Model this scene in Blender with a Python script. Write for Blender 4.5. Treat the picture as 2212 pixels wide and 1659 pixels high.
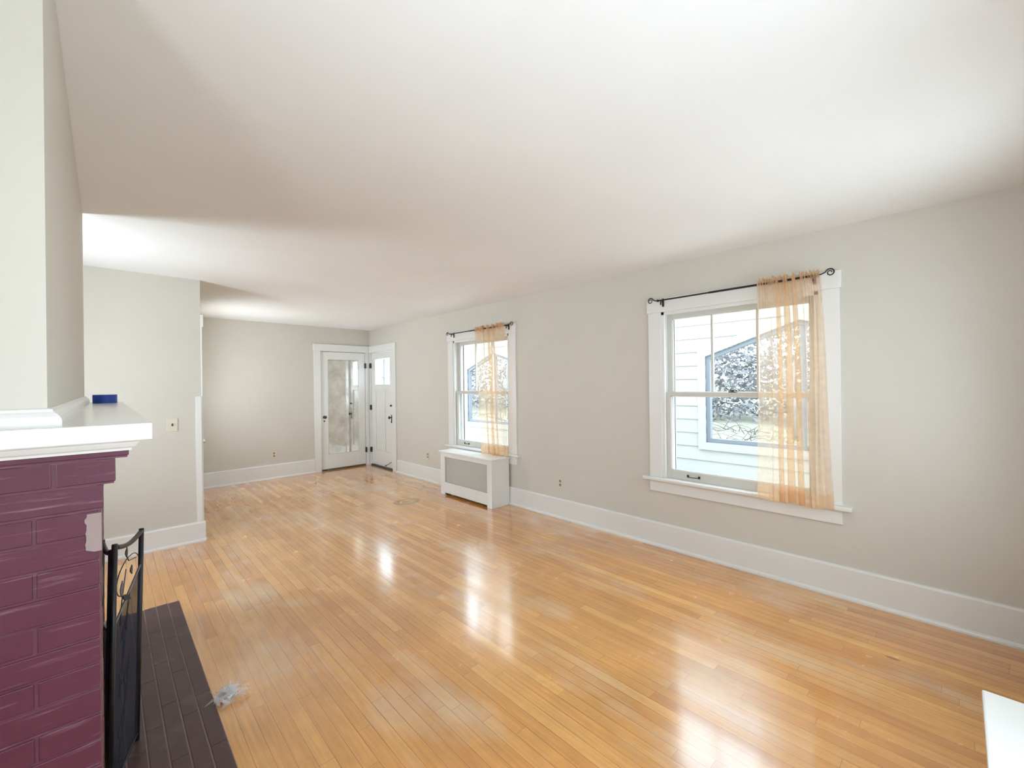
import bpy, bmesh, math, random
from mathutils import Vector, Matrix
random.seed(7)
C = bpy.context.scene.collection
sc = bpy.context.scene
for o in list(bpy.data.objects): bpy.data.objects.remove(o)

# ------------------------------------------------------------------ camera, world, lights, exposure
YAW, PIT, ROL = math.radians(43.712), math.radians(0.05), math.radians(-0.725)
F = Vector((math.sin(YAW)*math.cos(PIT), math.cos(YAW)*math.cos(PIT), math.sin(PIT)))
Rt = Vector((math.cos(YAW), -math.sin(YAW), 0)); U = Rt.cross(F)
R2 = math.cos(ROL)*Rt + math.sin(ROL)*U; U2 = -math.sin(ROL)*Rt + math.cos(ROL)*U
cam = bpy.data.cameras.new('camera'); co = bpy.data.objects.new('camera', cam); C.objects.link(co)
cam.sensor_width = 36; cam.lens = 919.9*36/2212; cam.clip_start = 0.02
m = Matrix((R2, U2, -F)).transposed().to_4x4(); m.translation = Vector((0, 0, 1.4627)); co.matrix_world = m
sc.camera = co
sc.view_settings.view_transform = 'Standard'; sc.view_settings.look = 'None'
sc.view_settings.gamma = 1; sc.view_settings.use_curve_mapping = False
sc.view_settings.exposure = 0.56
sc.cycles.transparent_max_bounces = 32

w = bpy.data.worlds.new('sky'); sc.world = w; w.use_nodes = True
bg = w.node_tree.nodes['Background']; bg.inputs[0].default_value = (0.76, 0.89, 1.0, 1); bg.inputs[1].default_value = 5.0

def area(name, loc, direction, sx, sy, power, col):
    l = bpy.data.lights.new(name, 'AREA'); l.shape = 'RECTANGLE'; l.size = sx; l.size_y = sy; l.energy = power; l.color = col
    o = bpy.data.objects.new(name, l); C.objects.link(o); o.location = loc
    o.rotation_euler = Vector(direction).to_track_quat('-Z', 'Y').to_euler(); return o
# lamps outside unseen windows: south near is inferred, the rest added for fill light
area('daylight_south_near', (0.85, -0.75, 1.34), (0, 1, .2), .95, 1.3, 9, (0.72, 0.86, 1.0))
area('fill_south_far', (2.55, -0.80, 1.30), (-.1, 1, .4), .85, 1.3, 5, (0.92, 0.95, 1.0))
area('fill_west', (-1.25, 0.05, 1.30), (1, -.15, .45), .65, 1.3, 34, (0.94, 0.96, 1.0))
area('fill_alcove', (-1.25, 4.02, 1.30), (1, -.35, .3), 0.65, 1.3, 44, (0.84, 0.92, 1.0))
area('fill_hall', (0.30, 6.55, 1.28), (1, -.45, .5), .8, 1.25, 36, (0.88, 0.94, 1.0))

# ------------------------------------------------------------------ constants
H = 2.5; W = 3.579; L = 7.588; PY = 5.02; PX = 0.668; SY = -0.42; WX = -0.90; TW = 0.15

# ------------------------------------------------------------------ materials
def nt(name):
    m = bpy.data.materials.new(name); m.use_nodes = True; t = m.node_tree
    return m, t, t.nodes['Principled BSDF']
def N(t, typ, **kw):
    n = t.nodes.new(typ)
    for k, v in kw.items(): setattr(n, k, v)
    return n
def math_n(t, op, a, b=None, c=None):
    n = N(t, 'ShaderNodeMath', operation=op)
    for i, x in enumerate((a, b, c)):
        if x is None: continue
        if isinstance(x, (int, float)): n.inputs[i].default_value = x
        else: t.links.new(x, n.inputs[i])
    return n.outputs[0]
def paint(name, col, rough=.5, bump=.1, scale=60, var=.04, coat=0):
    m, t, b = nt(name)
    tc = N(t, 'ShaderNodeTexCoord'); no = N(t, 'ShaderNodeTexNoise'); no.inputs['Scale'].default_value = scale; no.inputs['Detail'].default_value = 4
    t.links.new(tc.outputs['Object'], no.inputs['Vector'])
    n2 = N(t, 'ShaderNodeTexNoise'); n2.inputs['Scale'].default_value = 1.7; n2.inputs['Detail'].default_value = 5
    t.links.new(tc.outputs['Object'], n2.inputs['Vector'])
    mx = N(t, 'ShaderNodeMix', data_type='RGBA')
    mx.inputs[6].default_value = (*[c*(1-var) for c in col], 1); mx.inputs[7].default_value = (*[min(1, c*(1+var)) for c in col], 1)
    t.links.new(n2.outputs[0], mx.inputs[0]); t.links.new(mx.outputs[2], b.inputs['Base Color'])
    b.inputs['Roughness'].default_value = rough
    if coat: b.inputs['Coat Weight'].default_value = coat; b.inputs['Coat Roughness'].default_value = .08
    if bump:
        bp = N(t, 'ShaderNodeBump'); bp.inputs['Strength'].default_value = bump; bp.inputs['Distance'].default_value = .002
        t.links.new(no.outputs[0], bp.inputs['Height']); t.links.new(bp.outputs[0], b.inputs['Normal'])
    return m
M = {}
M['wall'] = paint('wall_paint', (0.675, 0.632, 0.560), .65, .25, 90)
M['ceil'] = paint('ceiling_paint', (0.93, 0.935, 0.93), .75, .3, 45)
M['trim'] = paint('white_trim_paint', (0.83, 0.815, 0.785), .33, .25, 25, .03)
M['trim_gloss'] = paint('glossy_white_paint', (0.85, 0.84, 0.81), .18, .12, 18, .02)
M['sash'] = paint('cream_sash_paint', (0.66, 0.64, 0.58), .4, .3, 30, .06)
M['plate'] = paint('ivory_plastic', (0.72, 0.67, 0.54), .35, 0)
M['recept'] = paint('tan_receptacle', (0.33, 0.29, 0.22), .4, 0)
M['dark'] = paint('dark_slot', (0.02, 0.018, 0.015), .5, 0)
M['iron'] = paint('black_iron', (0.012, 0.010, 0.012), .42, .3, 120)
M['iron_worn'] = paint('worn_dark_iron', (0.12, 0.115, 0.12), .38, .4, 60, .3)
M['bronze'] = paint('dark_bronze', (0.035, 0.022, 0.015), .3, .1)
M['blue'] = paint('blue_tape', (0.012, 0.05, 0.33), .5, .3, 80, .15)
M['card'] = paint('cardboard', (0.45, 0.33, 0.2), .8, .1)
M['patch'] = paint('bare_plaster', (0.36, 0.27, 0.26), .8, .6, 90, .2)
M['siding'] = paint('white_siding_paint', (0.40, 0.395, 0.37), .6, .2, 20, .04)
M['porchframe'] = paint('grey_blue_screen_frame', (0.17, 0.19, 0.215), .6, .1)
M['bark'] = paint('pale_bark', (0.27, 0.27, 0.28), .9, .3, 12, .3)
M['twig'] = paint('twig_brown', (0.24, 0.24, 0.25), .9, 0)
M['branch'] = paint('fallen_branch_bark', (0.09, 0.085, 0.08), .9, 0)
M['ground'] = paint('dry_grass', (0.26, 0.25, 0.19), .95, .5, 3, .25)
M['porchfloor'] = paint('porch_boards', (0.5, 0.5, 0.48), .7, .2)
M['crumb_white'] = paint('white_scrap', (0.93, 0.92, 0.9), .6, 0)
M['crumb_dark'] = paint('dark_scrap', (0.03, 0.02, 0.015), .7, 0)
M['splinter'] = paint('pale_splinter', (0.85, 0.65, 0.42), .7, 0)
M['firebox_black'] = paint('dark_firebox', (0.01, 0.009, 0.009), .9, 0)  # even near-black colour of the firebox back
m, t, b = nt('polished_steel'); b.inputs['Metallic'].default_value = 1; b.inputs['Roughness'].default_value = .15; b.inputs['Base Color'].default_value = (.8, .8, .82, 1); M['steel'] = m

# floor boards
m, t, b = nt('oak_strip_floor')
tc = N(t, 'ShaderNodeTexCoord'); sp = N(t, 'ShaderNodeSeparateXYZ'); t.links.new(tc.outputs['Object'], sp.inputs[0])
x, y = sp.outputs[0], sp.outputs[1]
BW = 0.0585
xr = math_n(t, 'DIVIDE', x, BW); row = math_n(t, 'FLOOR', xr); fx = math_n(t, 'FRACT', xr)
wn = N(t, 'ShaderNodeTexWhiteNoise', noise_dimensions='1D'); t.links.new(row, wn.inputs['W'])
rr = wn.outputs[0]
ln = math_n(t, 'ADD', math_n(t, 'MULTIPLY', rr, .9), .75)
yo = math_n(t, 'ADD', math_n(t, 'DIVIDE', y, ln), math_n(t, 'MULTIPLY', rr, 37.3))
cell = math_n(t, 'FLOOR', yo); fy = math_n(t, 'MULTIPLY', math_n(t, 'FRACT', yo), ln)
cb = N(t, 'ShaderNodeCombineXYZ'); t.links.new(row, cb.inputs[0]); t.links.new(cell, cb.inputs[1])
wn2 = N(t, 'ShaderNodeTexWhiteNoise', noise_dimensions='3D'); t.links.new(cb.outputs[0], wn2.inputs['Vector'])
rnd = wn2.outputs['Value']
ramp = N(t, 'ShaderNodeValToRGB'); t.links.new(rnd, ramp.inputs[0])
e = ramp.color_ramp.elements; e[0].position = 0; e[0].color = (0.66, 0.260, 0.052, 1); e[1].position = 1; e[1].color = (0.87, 0.435, 0.11, 1)
k = e.new(.3); k.color = (0.73, 0.315, 0.066, 1); k = e.new(.72); k.color = (0.80, 0.37, 0.085, 1)
# grain
gm = N(t, 'ShaderNodeMapping'); gm.inputs['Scale'].default_value = (70, 3.2, 1); t.links.new(tc.outputs['Object'], gm.inputs[0])
ad = N(t, 'ShaderNodeVectorMath', operation='ADD'); t.links.new(gm.outputs[0], ad.inputs[0])
sc2 = N(t, 'ShaderNodeVectorMath', operation='SCALE'); t.links.new(wn2.outputs['Color'], sc2.inputs[0]); sc2.inputs['Scale'].default_value = 40
t.links.new(sc2.outputs[0], ad.inputs[1])
gn = N(t, 'ShaderNodeTexNoise'); gn.inputs['Scale'].default_value = 1; gn.inputs['Detail'].default_value = 5; gn.inputs['Distortion'].default_value = .6
t.links.new(ad.outputs[0], gn.inputs['Vector'])
gr = N(t, 'ShaderNodeMapRange'); gr.inputs[1].default_value = .3; gr.inputs[2].default_value = .7; gr.inputs[3].default_value = .87; gr.inputs[4].default_value = 1.1
t.links.new(gn.outputs[0], gr.inputs[0])
# old stain blotches
bn = N(t, 'ShaderNodeTexNoise'); bn.inputs['Scale'].default_value = 2.3; bn.inputs['Detail'].default_value = 6; bn.inputs['Roughness'].default_value = .65
t.links.new(tc.outputs['Object'], bn.inputs['Vector'])
br = N(t, 'ShaderNodeMapRange'); br.inputs[1].default_value = .3; br.inputs[2].default_value = .7; br.inputs[3].default_value = .86; br.inputs[4].default_value = 1.1
t.links.new(bn.outputs[0], br.inputs[0])
mul = math_n(t, 'MULTIPLY', gr.outputs[0], br.outputs[0])
# seams: distance to board edge, width varied board to board
ex = math_n(t, 'MINIMUM', fx, math_n(t, 'SUBTRACT', 1, fx)); exm = math_n(t, 'MULTIPLY', ex, BW)
sn = N(t, 'ShaderNodeTexNoise'); sn.inputs['Scale'].default_value = 1.3; t.links.new(tc.outputs['Object'], sn.inputs['Vector'])
sw = math_n(t, 'ADD', math_n(t, 'MULTIPLY', math_n(t, 'POWER', sn.outputs[0], 3), .0042), .0003)
seam = math_n(t, 'LESS_THAN', exm, sw)
seam2 = math_n(t, 'LESS_THAN', fy, .0022)
seams = math_n(t, 'MAXIMUM', math_n(t, 'MULTIPLY', seam, .85), math_n(t, 'MULTIPLY', seam2, .5))
sm = N(t, 'ShaderNodeMix', data_type='RGBA'); t.links.new(seams, sm.inputs[0])
cm = N(t, 'ShaderNodeVectorMath', operation='SCALE'); t.links.new(ramp.outputs[0], cm.inputs[0]); t.links.new(mul, cm.inputs['Scale'])
# worn pale scuffs
wm = N(t, 'ShaderNodeMapping'); wm.inputs['Scale'].default_value = (2.0, .9, 1); t.links.new(tc.outputs['Object'], wm.inputs[0])
wnz = N(t, 'ShaderNodeTexNoise'); wnz.inputs['Scale'].default_value = 1.0; wnz.inputs['Detail'].default_value = 5; wnz.inputs['Roughness'].default_value = .55
t.links.new(wm.outputs[0], wnz.inputs['Vector'])
wr = N(t, 'ShaderNodeMapRange'); wr.inputs[1].default_value = .52; wr.inputs[2].default_value = .76; wr.inputs[3].default_value = 0; wr.inputs[4].default_value = .75
t.links.new(wnz.outputs[0], wr.inputs[0])
wmix = N(t, 'ShaderNodeMix', data_type='RGBA'); t.links.new(wr.outputs[0], wmix.inputs[0]); t.links.new(cm.outputs[0], wmix.inputs[6]); wmix.inputs[7].default_value = (.80, .62, .42, 1)
t.links.new(wmix.outputs[2], sm.inputs[6]); sm.inputs[7].default_value = (.16, .06, .02, 1)
# ring stain near the radiator cover, a shape of its own
def disc(cx, cy, rx, ry, lo, hi):
    dx = math_n(t, 'DIVIDE', math_n(t, 'SUBTRACT', x, cx), rx); dy = math_n(t, 'DIVIDE', math_n(t, 'SUBTRACT', y, cy), ry)
    d = math_n(t, 'SQRT', math_n(t, 'ADD', math_n(t, 'MULTIPLY', dx, dx), math_n(t, 'MULTIPLY', dy, dy)))
    d = math_n(t, 'ADD', d, math_n(t, 'MULTIPLY', math_n(t, 'SUBTRACT', gn.outputs[0], .5), .5))
    return math_n(t, 'MULTIPLY', math_n(t, 'GREATER_THAN', d, lo), math_n(t, 'LESS_THAN', d, hi))
ring = math_n(t, 'MAXIMUM', disc(2.75, 4.82, .17, .13, .62, 1.0), disc(2.73, 4.80, .07, .06, 0, .8))
rm = N(t, 'ShaderNodeMix', data_type='RGBA'); t.links.new(math_n(t, 'MULTIPLY', ring, .5), rm.inputs[0]); t.links.new(sm.outputs[2], rm.inputs[6]); rm.inputs[7].default_value = (.13, .08, .05, 1)
knot = disc(2.976, .249, .012, .03, 0, 1)
rm2 = N(t, 'ShaderNodeMix', data_type='RGBA'); t.links.new(math_n(t, 'MULTIPLY', knot, .6), rm2.inputs[0]); t.links.new(rm.outputs[2], rm2.inputs[6]); rm2.inputs[7].default_value = (.15, .05, .02, 1)
t.links.new(rm2.outputs[2], b.inputs['Base Color'])
b.inputs['Specular IOR Level'].default_value = .6
rg = N(t, 'ShaderNodeMapRange'); rg.inputs[3].default_value = .16; rg.inputs[4].default_value = .34; t.links.new(bn.outputs[0], rg.inputs[0])
t.links.new(rg.outputs[0], b.inputs['Roughness'])
b.inputs['Coat Weight'].default_value = 1; b.inputs['Coat IOR'].default_value = 1.75
rc = N(t, 'ShaderNodeMapRange'); rc.inputs[3].default_value = .07; rc.inputs[4].default_value = .17; t.links.new(wnz.outputs[0], rc.inputs[0]); t.links.new(rc.outputs[0], b.inputs['Coat Roughness'])
bp = N(t, 'ShaderNodeBump'); bp.inputs['Distance'].default_value = .0008; bp.inputs['Strength'].default_value = .22
cup = math_n(t, 'MULTIPLY', math_n(t, 'POWER', math_n(t, 'MULTIPLY', ex, 2), .5), .8)
hh = math_n(t, 'ADD', math_n(t, 'MULTIPLY', cup, .6), math_n(t, 'MULTIPLY', bn.outputs[0], 1.2))
t.links.new(hh, bp.inputs['Height']); t.links.new(bp.outputs[0], b.inputs['Normal']); 
bp2 = N(t, 'ShaderNodeBump'); bp2.inputs['Distance'].default_value = .0008; bp2.inputs['Strength'].default_value = .16; t.links.new(hh, bp2.inputs['Height']); t.links.new(bp2.outputs[0], b.inputs['Coat Normal'])
M['floor'] = m

# painted brick (each brick's own tone and scuffs)
def brick_mat(name, c1, c2, scuff, rough):
    m, t, b = nt(name)
    tc = N(t, 'ShaderNodeTexCoord'); n1 = N(t, 'ShaderNodeTexNoise'); n1.inputs['Scale'].default_value = 9; n1.inputs['Detail'].default_value = 6
    t.links.new(tc.outputs['Object'], n1.inputs['Vector'])
    mx = N(t, 'ShaderNodeMix', data_type='RGBA'); mx.inputs[6].default_value = (*c1, 1); mx.inputs[7].default_value = (*c2, 1); t.links.new(n1.outputs[0], mx.inputs[0])
    mp = N(t, 'ShaderNodeMapping'); mp.inputs['Scale'].default_value = (4, 4, 60); t.links.new(tc.outputs['Object'], mp.inputs[0])
    n2 = N(t, 'ShaderNodeTexNoise'); n2.inputs['Scale'].default_value = 1.6; n2.inputs['Detail'].default_value = 5; t.links.new(mp.outputs[0], n2.inputs['Vector'])
    r = N(t, 'ShaderNodeMapRange'); r.inputs[1].default_value = .60; r.inputs[2].default_value = .74; r.inputs[4].default_value = .6; t.links.new(n2.outputs[0], r.inputs[0])
    m2 = N(t, 'ShaderNodeMix', data_type='RGBA'); t.links.new(r.outputs[0], m2.inputs[0]); t.links.new(mx.outputs[2], m2.inputs[6]); m2.inputs[7].default_value = (*scuff, 1)
    t.links.new(m2.outputs[2], b.inputs['Base Color']); b.inputs['Roughness'].default_value = rough
    bp = N(t, 'ShaderNodeBump'); bp.inputs['Distance'].default_value = .003; bp.inputs['Strength'].default_value = .35
    n3 = N(t, 'ShaderNodeTexNoise'); n3.inputs['Scale'].default_value = 45; n3.inputs['Detail'].default_value = 5; t.links.new(tc.outputs['Object'], n3.inputs['Vector'])
    t.links.new(n3.outputs[0], bp.inputs['Height']); t.links.new(bp.outputs[0], b.inputs['Normal'])
    return m
M['brick'] = brick_mat('maroon_painted_brick', (0.105, 0.024, 0.048), (0.135, 0.033, 0.062), (0.34, 0.20, 0.24), .38)
M['mortar'] = brick_mat('maroon_painted_mortar', (0.105, 0.024, 0.048), (0.16, 0.055, 0.085), (0.42, 0.30, 0.33), .5)
M['hearth'] = brick_mat('dark_hearth_brick', (0.060, 0.024, 0.024), (0.110, 0.052, 0.050), (0.14, 0.10, 0.10), .42)
M['hearth_joint'] = brick_mat('hearth_joint', (0.20, 0.14, 0.14), (0.28, 0.20, 0.19), (0.3, 0.25, 0.25), .7)

# window glass
def glass(name, tint, gl=1.0):
    m = bpy.data.materials.new(name); m.use_nodes = True; t = m.node_tree; t.nodes.clear()
    out = N(t, 'ShaderNodeOutputMaterial'); mx = N(t, 'ShaderNodeMixShader'); tr = N(t, 'ShaderNodeBsdfTransparent'); g = N(t, 'ShaderNodeBsdfGlossy')
    tr.inputs[0].default_value = (*tint, 1); g.inputs['Roughness'].default_value = .02
    lw = N(t, 'ShaderNodeLayerWeight'); lw.inputs[0].default_value = .5
    fr = math_n(t, 'ADD', math_n(t, 'MULTIPLY', math_n(t, 'POWER', lw.outputs['Facing'], 5), .9), .03)
    t.links.new(fr, mx.inputs[0]); t.links.new(tr.outputs[0], mx.inputs[1]); t.links.new(g.outputs[0], mx.inputs[2]); t.links.new(mx.outputs[0], out.inputs[0])
    return m
M['glass'] = glass('window_glass', (.96, .98, .98))
# sheer fabric
def sheer(name, col, fac, tint):
    m = bpy.data.materials.new(name); m.use_nodes = True; t = m.node_tree; t.nodes.clear()
    out = N(t, 'ShaderNodeOutputMaterial'); mx = N(t, 'ShaderNodeMixShader'); m2 = N(t, 'ShaderNodeMixShader')
    tr = N(t, 'ShaderNodeBsdfTransparent'); tr.inputs[0].default_value = (*tint, 1)
    d = N(t, 'ShaderNodeBsdfDiffuse'); d.inputs[0].default_value = (*col, 1); tl = N(t, 'ShaderNodeBsdfTranslucent'); tl.inputs[0].default_value = (*col, 1)
    m2.inputs[0].default_value = .5; t.links.new(d.outputs[0], m2.inputs[1]); t.links.new(tl.outputs[0], m2.inputs[2])
    tc = N(t, 'ShaderNodeTexCoord'); n1 = N(t, 'ShaderNodeTexNoise'); n1.inputs['Scale'].default_value = 25; n1.inputs['Detail'].default_value = 4
    t.links.new(tc.outputs['Object'], n1.inputs['Vector'])
    r = N(t, 'ShaderNodeMapRange'); r.inputs[3].default_value = fac-.08; r.inputs[4].default_value = fac+.08; t.links.new(n1.outputs[0], r.inputs[0])
    lw = N(t, 'ShaderNodeLayerWeight'); lw.inputs[0].default_value = .3
    f = math_n(t, 'MINIMUM', math_n(t, 'ADD', r.outputs[0], math_n(t, 'MULTIPLY', math_n(t, 'POWER', lw.outputs['Facing'], 3), .5)), 1.0)
    t.links.new(f, mx.inputs[0]); t.links.new(tr.outputs[0], mx.inputs[1]); t.links.new(m2.outputs[0], mx.inputs[2]); t.links.new(mx.outputs[0], out.inputs[0])
    return m
M['sheer'] = sheer('peach_sheer_fabric', (0.87, 0.66, 0.48), .42, (1.0, .96, .89))
M['hem'] = sheer('peach_sheer_hem', (0.90, 0.67, 0.46), .42, (1.0, .95, .88))
M['mesh'] = sheer('black_wire_mesh', (0.06, 0.07, 0.10), .60, (.8, .8, .85))
M['scrap'] = sheer('clear_crumpled_plastic', (0.95, 0.95, 0.97), .5, (1, 1, 1))
# aged mirror
m, t, b = nt('aged_mirror')
tc = N(t, 'ShaderNodeTexCoord'); n1 = N(t, 'ShaderNodeTexNoise'); n1.inputs['Scale'].default_value = 5; n1.inputs['Detail'].default_value = 8; n1.inputs['Roughness'].default_value = .65
t.links.new(tc.outputs['Object'], n1.inputs['Vector'])
r = N(t, 'ShaderNodeMapRange'); r.inputs[1].default_value = .45; r.inputs[2].default_value = .75; r.inputs[3].default_value = .02; r.inputs[4].default_value = .22; t.links.new(n1.outputs[0], r.inputs[0]); t.links.new(r.outputs[0], b.inputs['Roughness'])
mx = N(t, 'ShaderNodeMix', data_type='RGBA'); mx.inputs[6].default_value = (.86, .86, .83, 1); mx.inputs[7].default_value = (.52, .50, .46, 1)
r2 = N(t, 'ShaderNodeMapRange'); r2.inputs[1].default_value = .4; r2.inputs[2].default_value = .75; t.links.new(n1.outputs[0], r2.inputs[0]); t.links.new(r2.outputs[0], mx.inputs[0]); t.links.new(mx.outputs[2], b.inputs['Base Color'])
b.inputs['Metallic'].default_value = 1; M['mirror'] = m

# ------------------------------------------------------------------ mesh helpers
def box(bm, x0, x1, y0, y1, z0, z1, mi=0):
    x0, x1 = sorted((x0, x1)); y0, y1 = sorted((y0, y1)); z0, z1 = sorted((z0, z1))
    v = [bm.verts.new(p) for p in ((x0, y0, z0), (x1, y0, z0), (x1, y1, z0), (x0, y1, z0), (x0, y0, z1), (x1, y0, z1), (x1, y1, z1), (x0, y1, z1))]
    for f in ((0, 3, 2, 1), (4, 5, 6, 7), (0, 1, 5, 4), (1, 2, 6, 5), (2, 3, 7, 6), (3, 0, 4, 7)):
        fc = bm.faces.new([v[i] for i in f]); fc.material_index = mi
    return v
def prism(bm, prof, axis, a, b_):
    """extrude a 2-D profile along an axis ('x','y','z')"""
    def P(p, s):
        if axis == 'y': return (p[0], s, p[1])
        if axis == 'x': return (s, p[0], p[1])
        return (p[0], p[1], s)
    va = [bm.verts.new(P(p, a)) for p in prof]; vb = [bm.verts.new(P(p, b_)) for p in prof]
    n = len(prof)
    for i in range(n): bm.faces.new((va[i], va[(i+1) % n], vb[(i+1) % n], vb[i]))
    bm.faces.new(va); bm.faces.new(vb[::-1])
def tube(bm, pts, r, n=8, r2=None):
    pts = [Vector(p) for p in pts]; rings = []
    up = Vector((0, 0, 1)); last = None
    for i, p in enumerate(pts):
        d = (pts[min(i+1, len(pts)-1)] - pts[max(i-1, 0)]).normalized()
        if last is None:
            a = d.cross(up)
            if a.length < .1: a = d.cross(Vector((1, 0, 0)))
            a.normalize()
        else:
            a = last - d*last.dot(d); a.normalize()
        last = a; c = d.cross(a)
        rad = r if r2 is None else r + (r2-r)*i/(len(pts)-1)
        rings.append([bm.verts.new(p + (a*math.cos(2*math.pi*k/n) + c*math.sin(2*math.pi*k/n))*rad) for k in range(n)])
    for i in range(len(rings)-1):
        for k in range(n): bm.faces.new((rings[i][k], rings[i][(k+1) % n], rings[i+1][(k+1) % n], rings[i+1][k]))
    bm.faces.new(rings[0][::-1]); bm.faces.new(rings[-1])
def lathe(bm, prof, axis, origin, n=20):
    """profile of (radius, distance) turned about axis vector through origin"""
    ax = Vector(axis).normalized(); a = ax.orthogonal().normalized(); c = ax.cross(a); o = Vector(origin); rings = []
    for r, h in prof: rings.append([bm.verts.new(o + ax*h + (a*math.cos(2*math.pi*k/n) + c*math.sin(2*math.pi*k/n))*max(r, 1e-4)) for k in range(n)])
    for i in range(len(rings)-1):
        for k in range(n): bm.faces.new((rings[i][k], rings[i][(k+1) % n], rings[i+1][(k+1) % n], rings[i+1][k]))
    bm.faces.new(rings[0][::-1]); bm.faces.new(rings[-1])
def obj(name, bm, mat, parent=None, bevel=0, smooth=False, sub=0):
    bmesh.ops.recalc_face_normals(bm, faces=bm.faces)
    me = bpy.data.meshes.new(name); bm.to_mesh(me); bm.free()
    for mm in (mat if isinstance(mat, (list, tuple)) else [mat]): me.materials.append(mm)
    if smooth:
        for p in me.polygons: p.use_smooth = True
    o = bpy.data.objects.new(name, me); C.objects.link(o)
    if parent: o.parent = parent
    if bevel:
        md = o.modifiers.new('edge', 'BEVEL'); md.width = bevel; md.segments = 2; md.limit_method = 'ANGLE'
    return o
def bx(name, mat, parent, *b_, bevel=.002):
    bm = bmesh.new(); box(bm, *b_); return obj(name, bm, mat, parent, bevel)
def thing(name, label, cat, loc=(0, 0, 0), rotz=0, group=None):
    o = bpy.data.objects.new(name, None); C.objects.link(o); o.location = loc; o.rotation_euler = (0, 0, rotz); o.empty_display_size = .1
    o['label'] = label; o['category'] = cat
    if group: o['group'] = group
    return o
def tag(o, label, cat, group=None, kind=None):
    o['label'] = label; o['category'] = cat
    if group: o['group'] = group
    if kind: o['kind'] = kind
    return o
def struct(o, label=None):
    o['kind'] = 'structure'
    if label: o['label'] = label
    return o
def sempty(name, label, loc=(0, 0, 0), rotz=0):
    o = bpy.data.objects.new(name, None); C.objects.link(o); o.location = loc; o.rotation_euler = (0, 0, rotz); return struct(o, label)
def wall_bm(bm, n0, n1, u0, u1, z0, z1, holes, swap=False):
    """wall in (n,u,z); n is the thickness direction. swap: n is world y"""
    def b_(u_0, u_1, za, zb):
        if u_1-u_0 < 1e-4 or zb-za < 1e-4: return
        if swap: box(bm, u_0, u_1, n0, n1, za, zb)
        else: box(bm, n0, n1, u_0, u_1, za, zb)
    cur = u0
    for (a, c, za, zb) in sorted(holes):
        b_(cur, a, z0, z1); b_(a, c, z0, za); b_(a, c, zb, z1); cur = c
    b_(cur, u1, z0, z1)

# ------------------------------------------------------------------ room shell
HO = (0.66, 1.81, 0.60, 2.083)          # window 1 opening (u0,u1,z0,z1)
HO2 = (3.78, 4.93, 0.60, 2.083)
DO2 = (6.71, 7.54, 0.0, 2.083)          # front door opening
bm = bmesh.new(); box(bm, WX-.2, W+TW, SY-.2, L+TW, -.12, 0); struct(obj('floor', bm, M['floor']), 'honey oak strip floor with glossy worn finish')
bm = bmesh.new(); box(bm, WX-.2, W+TW, SY-.2, L+TW, H, H+.12); struct(obj('ceiling', bm, M['ceil']), 'off-white plaster ceiling')
bm = bmesh.new(); wall_bm(bm, W, W+TW, SY-.2, L+TW, 0, H, [HO, HO2, DO2]); struct(obj('wall_right', bm, M['wall']), 'greige plaster wall with the two curtained windows')
bm = bmesh.new(); wall_bm(bm, L, L+TW, .4, W, 0, H, [(2.685, 3.5, 0, 2.083)], True); box(bm, 2.6, 3.579, L+.12, L+.15, 0, H); struct(obj('wall_back', bm, M['wall']), 'greige far wall with the mirrored door')
bm = bmesh.new(); box(bm, WX, PX, PY, PY+.12, 0, H); struct(obj('wall_partition', bm, M['wall']), 'greige wall return beyond the fireplace, with light switch')
DO3 = (5.27, 5.99, 0.0, 2.05); HO5 = (6.25, 7.05, 0.80, 2.05)
bm = bmesh.new(); wall_bm(bm, PX-.12, PX, PY+.12, L, 0, H, [DO3, HO5]); struct(obj('wall_hall', bm, M['wall']), 'greige side wall behind the partition')
HO3 = (0.35, 1.35, 0.75, 2.083); HO4 = (2.1, 3.0, .75, 2.083)
bm = bmesh.new(); wall_bm(bm, SY-TW, SY, WX-.15, W, 0, H, [HO3, HO4], True); struct(obj('wall_front', bm, M['wall']), 'greige wall behind the viewer')
bm = bmesh.new(); HO7 = (3.76, 4.42, 0.75, 2.083); HO6 = (-.24, .42, .75, 2.083)
wall_bm(bm, WX-.15, WX, SY, PY+.12, 0, H, [HO6, HO7]); struct(obj('wall_left', bm, M['wall']), 'greige wall at the fireplace side')

def baseboard(name, label, a, b_, nrm, h=.215):
    """board from a to b along a wall, nrm = into-room direction"""
    a = Vector((*a, 0)); b_ = Vector((*b_, 0)); n = Vector((*nrm, 0)); bm = bmesh.new()
    prof = [(0, 0), (.034, 0), (.034, .012), (.030, .022), (.021, .028), (.021, h-.012), (.016, h), (0, h)]
    va = [bm.verts.new(a + n*p[0] + Vector((0, 0, p[1]))) for p in prof]; vb = [bm.verts.new(b_ + n*p[0] + Vector((0, 0, p[1]))) for p in prof]
    k = len(prof)
    for i in range(k): bm.faces.new((va[i], va[(i+1) % k], vb[(i+1) % k], vb[i]))
    bm.faces.new(va); bm.faces.new(vb[::-1])
    return struct(obj(name, bm, M['trim']), label)
baseboard('baseboard_right', 'long white baseboard under the near window', (W, SY), (W, 3.80), (-1, 0))
baseboard('baseboard_right_far', 'short white baseboard between radiator cover and front door', (W, 4.86), (W, 6.565), (-1, 0))
baseboard('baseboard_back', 'white baseboard on the far wall', (PX, L), (2.575, L), (0, -1), .228)
baseboard('baseboard_partition', 'white baseboard on the wall return', (WX, PY), (PX+.022, PY), (0, -1), .19)
baseboard('baseboard_hall', 'white baseboard on the side wall', (PX, PY+.0), (PX, PY+.09), (1, 0), .19)

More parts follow.
